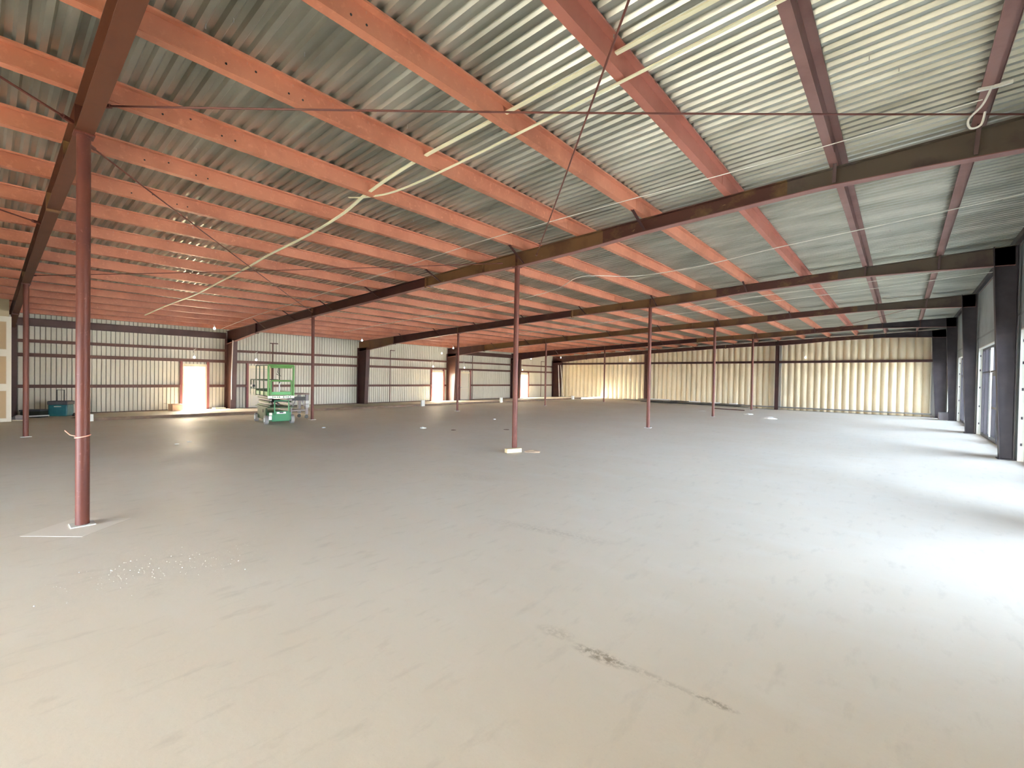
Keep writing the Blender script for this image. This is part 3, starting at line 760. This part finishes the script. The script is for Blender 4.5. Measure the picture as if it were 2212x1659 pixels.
# ------------------------------------------------------------------ scissor lift
G1 = mat('lift green', (.006,.19,.055), .4, 0, .5, [(5, (.005,.15,.045), .5, .7, S1)])
G2 = mat('lift pale green', (.14,.33,.09), .45); G3 = mat('lift side olive green', (.055,.09,.035), .55, 0, .4, [(4, (.09,.12,.05), .45, .65, S1)])
M_tyre = mat('grey rubber', (.30,.28,.26), .8); M_steelg = mat('scissor steel grey', (.27,.26,.23), .5, .3); M_dk = mat('dark greasy steel', (.05,.05,.045), .5, .2)
lift = thing('scissor_lift', 'green scissor lift with raised guard rails parked left of the dark pipe column', 'lift', (-15.92, 6.58, 0), math.radians(172))
Wd = .40; LL = 1.72
MB().box((.05,-Wd+.06,.12),(LL,Wd-.06,.40)).build('chassis', G1, lift, bevel=.015)
MB().box((.0,-Wd+.13,.10),(.06,Wd-.13,.34)).build('bumper', G1, lift, bevel=.01)
for s, nm in ((-1, 'a'), (1, 'b')):
    sk = MB().box((.30,s*(Wd-.06),.14),(LL-.30,s*(Wd+.0),.56)).build('side_cover', G3, lift, bevel=.01)
    MB().box((.62,s*Wd,.38),(.68,s*(Wd+.012),.48)).build('latch', M_black, sk)
MB().box((.02,-Wd,.54),(LL+.02,Wd,.585)).build('deck_plate', G3, lift, bevel=.005)
for x in (.20, LL-.17):
    for s in (-1, 1):
        w_ = MB().tube([(x,s*(Wd-.05),.15),(x,s*(Wd+.055),.15)], .15, 24).build('wheel', M_tyre, lift)
        MB().tube([(x,s*(Wd+.05),.15),(x,s*(Wd+.066),.15)], .075, 16).build('hub', M_white, w_)
# entry ladder frame at the near end
MB().box((-.02,-.26,.40),(.03,-.23,.80)).box((-.02,.18,.40),(.03,.21,.80)).box((-.02,-.26,.78),(.03,.21,.81)).box((-.02,-.23,.40),(.03,.18,.44)).build('ladder', G1, lift)
MB().box((-.004,-.24,.17),(.0,.16,.38)).build('front_cover', G1, lift)
MB().box((-.03,-.15,.36),(.0,.13,.42)).build('white_decal', M_white, lift)
MB().box((-.04,-.07,.38),(-.031,.05,.42)).build('black_emblem', M_black, lift)
MB().box((-.008,-.16+.44,.16),(-.001,.40-.03,.29)).build('data_label', M_white, lift)
MB().box((-.008,.27,.31),(-.001,.36,.40)).build('warning_label', M_cream, lift)
# scissor stack
for i in range(5):
    z = .60+i*.062
    for s in (-1, 1):
        ins = .06+(i % 2)*.05
        MB().box((.06+.03*(i%2),s*(Wd-ins)-.02,z),(LL-.05-.06*(i%3),s*(Wd-ins)+.02,z+.046)).build('scissor_arm', M_steelg if i % 2 else G3, lift)
for x in (.25,.8,1.4):
    MB().tube([(x,-Wd+.04,.76),(x,Wd-.04,.76)], .025, 10).build('pivot_pin', M_dk, lift)
MB().tube([(.3,0,.66),(1.4,0,.82)], .04, 12).build('hydraulic_cylinder', M_dk, lift)
# platform
MB().box((-.02,-.39,.895),(LL,.39,.935)).build('platform', M_steelg, lift)
bd = MB().box((-.035,-.41,.88),(-.02,.41,.965)).build('name_band', mat('cream decal band', (.80,.80,.70), .5), lift)
tb = MB()
for i in range(9): 
    if i not in (4,): tb.box((-.038,-.30+i*.068,.905),(-.0355,-.27+i*.068+.01*(i%2),.945))
tb.build('green_lettering', G1, bd)
MB().box((.0,-.39,.965),(LL,-.38,1.10)).box((.0,.38,.965),(LL,.39,1.10)).build('toe_board', G2, lift)
def rails(pts, r=.02):
    m = MB()
    for a, b in pts: m.tube([a, b], r, 8)
    return m
rails([((0,-.39,.94),(0,-.39,2.0)),((0,.39,.94),(0,.39,2.0)),((0,-.39,1.99),(0,.39,1.99)),((0,-.33,1.93),(0,.33,1.93))], .034).build('end_rail', G2, lift)
for s in (-1, 1):
    L_ = [((0,s*.39,1.99),(LL,s*.39,1.99)),((LL,s*.39,.94),(LL,s*.39,1.99))]
    if s > 0: L_ += [((0,s*.39,1.48),(LL,s*.39,1.48)),((.62,s*.39,.94),(.62,s*.39,1.99)),((1.2,s*.39,.94),(1.2,s*.39,1.99))]
    rails(L_, .018).build('side_rail', G3, lift)
gt = rails([((-.02,-.32,1.47),(-.02,.32,1.47)),((-.02,-.32,.98),(-.02,-.32,1.47)),((-.02,.32,.98),(-.02,.32,1.47))], .028)
gt.box((-.03,-.32,.985),(-.01,.32,1.10)); gt.build('gate', G2, lift)
MB().box((-.035,-.30,1.01),(-.03,.30,1.09)).build('gate_panel', mat('bright green', (.07,.36,.09), .4), lift)
# roll-out extension at the rear
ex = MB().box((LL,-.35,.94),(LL+.95,.35,.98)).build('extension_deck', M_steelg, lift)
rails([((LL+.95,-.36,.95),(LL+.95,-.36,1.48)),((LL+.95,.36,.95),(LL+.95,.36,1.48)),((LL+.95,-.36,1.48),(LL+.95,.36,1.48)),((LL+.1,.36,1.48),(LL+.95,.36,1.48)),((LL+.1,-.36,1.48),(LL+.95,-.36,1.48)),((LL+.5,.36,.95),(LL+.5,.36,1.48))], .018).build('extension_rail', G3, lift)
MB().box((LL+.1,.35,.90),(LL+.96,.37,1.14)).box((LL+.945,-.36,.90),(LL+.965,.36,1.14)).build('extension_panel', G3, lift)
cbx = MB().box((LL+.2,.38,1.22),(LL+.5,.46,1.30)).build('control_box', M_black, lift)
MB().tube([(.02,.05,1.0),(.02,.05,1.36),(.0,.0,1.42)], .02, 8).build('power_cable', M_white, lift)
mb = MB().tube([(.02,.08,1.99),(.02,.1,1.75),(.02,.0,1.62),(.02,.14,1.70)], .012, 6); mb.build('lanyard', M_black, lift)

# ------------------------------------------------------------------ grey work cart
M_cart = mat('cart grey plastic', (.32,.29,.285), .5)
ct = thing('utility_cart', 'grey wheeled work cart behind the green scissor lift', 'cart', (-17.75, 7.86, 0), math.radians(4))
MB().box((-.33,-.42,.92),(.33,.40,.97)).build('top', mat('cart worn top', (.30,.20,.16), .6), ct, bevel=.01)
MB().box((-.29,-.37,.30),(.29,.35,.34)).build('lower_shelf', M_cart, ct)
for x in (-.27,.27):
    for y in (-.33,.31):
        l_ = MB().box((x-.04,y-.05,.16),(x+.04,y+.05,.92)).build('leg', M_cart, ct)
        MB().tube([(x-.02,y,.07),(x+.02,y,.07)], .07, 14).build('caster', M_dk, ct)
MB().box((.28,-.28,.70),(.31,.26,.84)).build('drawer_front', M_dk, ct)
MB().box((.31,.24,.42),(.345,.38,.54)).build('socket_box', M_white, ct); MB().box((.31,.24,.57),(.345,.38,.69)).build('socket_box', M_white, ct)
for s in (-.3,.28): MB().strip((.28,s,.35),(.28,s*.2,.88),.04,.02,0,(1,0,0)).build('brace', M_cart, ct)

# ------------------------------------------------------------------ cooler, bin, boards, bag, box at the left
M_blue = mat('cooler blue', (.018,.13,.17), .45, 0, .5, [(6, (.03,.19,.20), .45, .65, S1)]); M_lid = mat('cooler lid grey', (.09,.09,.10), .5)
ang = math.radians(-35)
ck = thing('wheeled_cooler', 'teal blue wheeled cooler with raised tow handle by the liner wall', 'cooler', (-24.45, 1.97, -.07), ang)
MB().box((-.2,-.30,.03),(.2,.30,.46)).build('body', M_blue, ck, bevel=.03)
MB().box((-.22,-.32,.46),(.22,.32,.60)).build('lid', M_lid, ck, bevel=.03)
MB().box((.201,-.10,.38),(.215,.12,.405)).build('latch', M_wire, ck)
MB().tube([(-.1,-.19,.58),(-.1,-.19,1.02),(-.1,.04,1.02),(-.1,.04,.58)], .018, 8).build('tow_handle', M_dk, ck)
for s in (-.3,.3): MB().tube([(-.18,s-.03,.06),(-.18,s+.03,.06)], .06, 12).build('wheel', M_black, ck)
bn = thing('storage_bin', 'dark low storage bin left of the blue cooler', 'bin', (-24.55, 1.27, -.07), ang)
MB().box((-.22,-.30,.0),(.22,.30,.24)).build('tub', mat('dark olive bin', (.045,.045,.03), .6), bn, bevel=.02)
MB().box((-.24,-.32,.24),(.24,.32,.29)).build('lid', M_lid, bn, bevel=.01)
tag(MB().strip((-23.95,1.10,.02),(-24.02,1.62,.02),.06,.04).build('board_offcut', M_white), 'white board offcut lying in front of the dark bin', 'board')
mb = MB().ball((0,0,.0), .15, 10, 6, .8)
for i, v in enumerate(mb.v): mb.v[i] = (v[0]*(1+.25*math.sin(i*2.1)), v[1]*(1+.25*math.cos(i*1.7)), max(0, v[2]+.05))
o = mb.build('plastic_bag', mat('grey plastic bag', (.42,.38,.40), .35)); o.location = (-22.75,.80,0); tag(o, 'crumpled grey plastic bag on the floor beside the drywall partition', 'bag')
tag(MB().strip((-22.35,.66,.015),(-22.2,.92,.015),.05,.03).build('board_offcut', M_frame), 'tan board offcut on the floor by the crumpled bag', 'board')
bx = thing('cardboard_box', 'open cardboard box on the concrete strip left of the first open doorway', 'box', (-25.1, 5.72, -.08), .2)
M_card = mat('cardboard', (.62,.42,.28), .8)
MB().box((-.2,-.19,0),(.2,.19,.34)).build('body', M_card, bx)
MB().strip((.2,0,.34),(.30,0,.30),.36,.005).build('flap', M_card, bx)
MB().strip((0,-.19,.34),(0,-.36,.37),.38,.005).build('flap', M_card, bx)
bs = tag(MB().box((-25.9,7.40,-.09),(-25.35,7.85,-.01)).build('board_stack', M_frame), 'short cream boards lying by the foot of the broad wall column', 'board')
for y, lb in ((2.36,'white stub post at the near end of the dark floor edge'),(16.4,'white stub post on the floor edge left of the second open doorway'),(23.1,'white stub post on the floor edge right of the closed panelled door')):
    w_ = .11 if y > 3 else .09
    tag(MB().box((-20.80,y-w_,.0),(-20.70,y+w_,.34 if y > 3 else .24)).build('stub_post', M_jamb, bevel=.005), lb, 'post', 'white stub posts on the floor edge')
o = MB().tube([(0,0,0),(0,0,.30)], [.12,.14], 20).build('white_bucket', M_white, smooth=True); o.location = (-20.6, 31.8, 0); tag(o, 'white bucket standing in front of the left end of the insulated wall', 'bucket')
# leaning pipes in corner
for (a, b, lb) in (((-24.35,35.9,0),(-24.9,36.2,3.0),'white pipe leaning in the far left corner, right one'),((-24.5,35.5,0),(-24.96,35.9,3.0),'white pipe leaning in the far left corner, left one')):
    a = Vector(a); o = MB().tube([(0,0,0), Vector(b)-a], .03, 8).build('leaning_pipe', M_white, smooth=True); o.location = a; tag(o, lb, 'pipe', 'pipes leaning in the far corner')

# ------------------------------------------------------------------ stack of dark sheets by the far wall
M_sheet = mat('dark steel sheets', (.10,.105,.11), .35, .5, .5, [(3, (.05,.05,.05), .45, .6, S1)])
rs_ = random.Random(4); cz = 0
SHL = ['widest dark sheet at the bottom of the floor stack by the insulated wall','second dark sheet from the bottom of the floor stack','middle dark sheet of the floor stack, shifted left','upper dark sheet of the floor stack, shifted right','short top sheet of the floor stack']
for i, (x0_, x1_, yy) in enumerate(((-15.5,-7.6,33.6),(-14.8,-8.3,33.9),(-17.5,-12.8,34.3),(-13.2,-8.0,33.7),(-16.0,-11.8,34.2))):
    z = .0+i*.04
    mb = MB(); mb.hexa([(x0_,yy,z+.005),(x1_,yy-.9,z+.005),(x1_,yy-.1,z+.005),(x0_,yy+.8,z+.005),(x0_,yy,z+.035),(x1_,yy-.9,z+.035),(x1_,yy-.1,z+.035),(x0_,yy+.8,z+.035)])
    tag(mb.build('metal_sheet', M_sheet), SHL[i], 'sheet metal', 'stacked sheets by the end wall')
for i, (p, q) in enumerate((((-14.9,34.0,.232),(-13.4,34.05,.232)),((-11.8,33.8,.192),(-11.0,33.75,.192)),((-10.2,33.5,.192),(-9.6,33.45,.192)),((-8.9,33.3,.192),(-8.4,33.25,.192)))):
    tag(MB().strip(p, q, .12, .07).build('timber_offcut', M_white), ['long pale timber offcut on the sheet stack','pale timber block at the middle of the sheet stack','small pale timber block right of the middle of the stack','pale timber block at the right end of the sheet stack'][i], 'wood', 'pale offcuts on the sheet stack')
tag(MB().strip((-8.7,29.3,.03),(-6.9,28.9,.03),.05,.05).build('angle_bar', M_col), 'rusty bar lying on the floor behind the pipe column right of centre-far', 'bar')
tag(MB().box((1.42,30.35,0),(1.8,31.0,.36)).build('concrete_block', mat('grey concrete block', (.30,.29,.32), .8), bevel=.02), 'grey concrete block at the foot of the third window-wall column', 'block')
# small debris on the floor
def lump(loc, s, label, m, sz=.4, name='rubble_piece', seed=0):
    rnd = random.Random(seed); mb = MB().ball((0,0,0), s, 9, 6, sz)
    mb.v = [(x*(1+rnd.uniform(-.2,.2)), y*(1+rnd.uniform(-.2,.2)), max(-.0, z*(1+rnd.uniform(-.2,.2)))) for x, y, z in mb.v]
    o = mb.build(name, m); o.location = loc; return tag(o, label, 'debris')
M_dust = mat('pale dust', (.80,.76,.68), .9); M_deb = mat('brown scrap', (.22,.15,.10), .8)
lump((-11.89,9.42,.0), .11, 'white rubble piece on the floor left of the central pipe column', M_white, .4, seed=1)
lump((-10.83,9.8,.0), .09, 'flat brown scrap right of the white rubble piece', M_deb, .12, 'scrap_piece', 2)
lump((-14.03,7.13,.0), .06, 'small white scrap on the floor right of the scissor lift', M_white, .4, seed=3)
lump((-12.52,13.54,0), .07, 'tiny white scrap on the floor left of the central pipe column, farther back', M_white, .4, seed=4)
lump((-9.8,11.2,0), .1, 'flat dark scrap just left of the central pipe column', M_deb, .1, 'scrap_piece', 5)
lump((-4.68,23.92,0), .34, 'white dust heap on the floor in front of the insulated wall', M_dust, .22, 'dust_heap', 6)
lump((-6.0,26.0,0), .26, 'small white dust heap right of a pipe column', M_dust, .2, 'dust_heap', 7)
lump((-8.5,26.5,0), .2, 'flat pale dust patch left of the far pipe column', M_dust, .14, 'dust_heap', 8)
lump((-13.2,3.3,0), .06, 'small white crumb on the floor left of centre', M_white, .3, seed=9)
lump((-13.0,3.0,0), .05, 'smaller white crumb beside the other crumb on the floor', M_white, .3, seed=10)
lump((-6.45,8.28,0), .2, 'pale sawdust heap at the foot of the central pipe column', mat('sawdust', (.72,.55,.38), .9), .12, 'dust_heap', 11)
wb = MB().box((-.19,-.06,0),(.19,.06,.09)).build('wood_block', mat('fresh pine', (.80,.64,.36), .6), bevel=.006); wb.location = (-6.70, 7.90, .0); wb.rotation_euler = (0,0,math.radians(70))
tag(wb, 'fresh pine block at the foot of the central pipe column', 'wood')
lump((-22.5,2.2,0), .14, 'dark flat scrap beside the near end of the floor edge', M_deb, .15, 'scrap_piece', 12)
# square patch of pale concrete at the first pipe
pt = MB(); cx, cy = -6.77, .69
pt.box((-.31,-.31,-.01),(.31,.31,.002)); o = pt.build('floor_patch', mat('pale patch concrete', (.86,.79,.68), .7)); o.location = (cx, cy, .0); o.rotation_euler = (0,0,math.radians(42)); tag(o, 'pale square concrete patch around the foot of the nearest pipe column', 'patch')
# ribbon
rb = MB(); pts = []
for i in range(25):
    a = 2*math.pi*i/24; pts.append((math.cos(a)*.064, math.sin(a)*.064, .012*math.sin(a)))
rb.tube(pts, .006, 6); rb.tube([(-.04,-.05,.0),(-.09,-.09,.01),(-.13,-.13,.06)], .005, 6)
o = rb.build('marking_ribbon', mat('pink ribbon', (.95,.45,.33), .5)); o.location = (COLS_P[0], FRAMES[0], .98); tag(o, 'pink ribbon tied around the nearest pipe column', 'ribbon')
tag(MB().tube([(-7.36,.78,.0),(-7.55,.80,.22)], .006, 6).build('thin_stick', M_rod), 'thin reddish stick standing left of the nearest pipe column', 'stick')

CR0, CR1 = (-5.04, 0.40), (-4.64, 1.65)
rc = random.Random(11); mb = MB()
for _ in range(170):
    u = rc.random(); x = CR0[0]+(CR1[0]-CR0[0])*u+rc.gauss(0, .16); y = CR0[1]+(CR1[1]-CR0[1])*u+rc.gauss(0, .16); r_ = rc.uniform(.0012, .0035)*(1+(rc.random() < .12))
    mb.ball((x, y, r_*.4), r_, 5, 3, .6)
o = mb.build('plaster_crumbs', M_white); o['kind'] = 'stuff'; o['label'] = 'scatter of tiny white plaster crumbs on the floor right of the nearest pipe column'
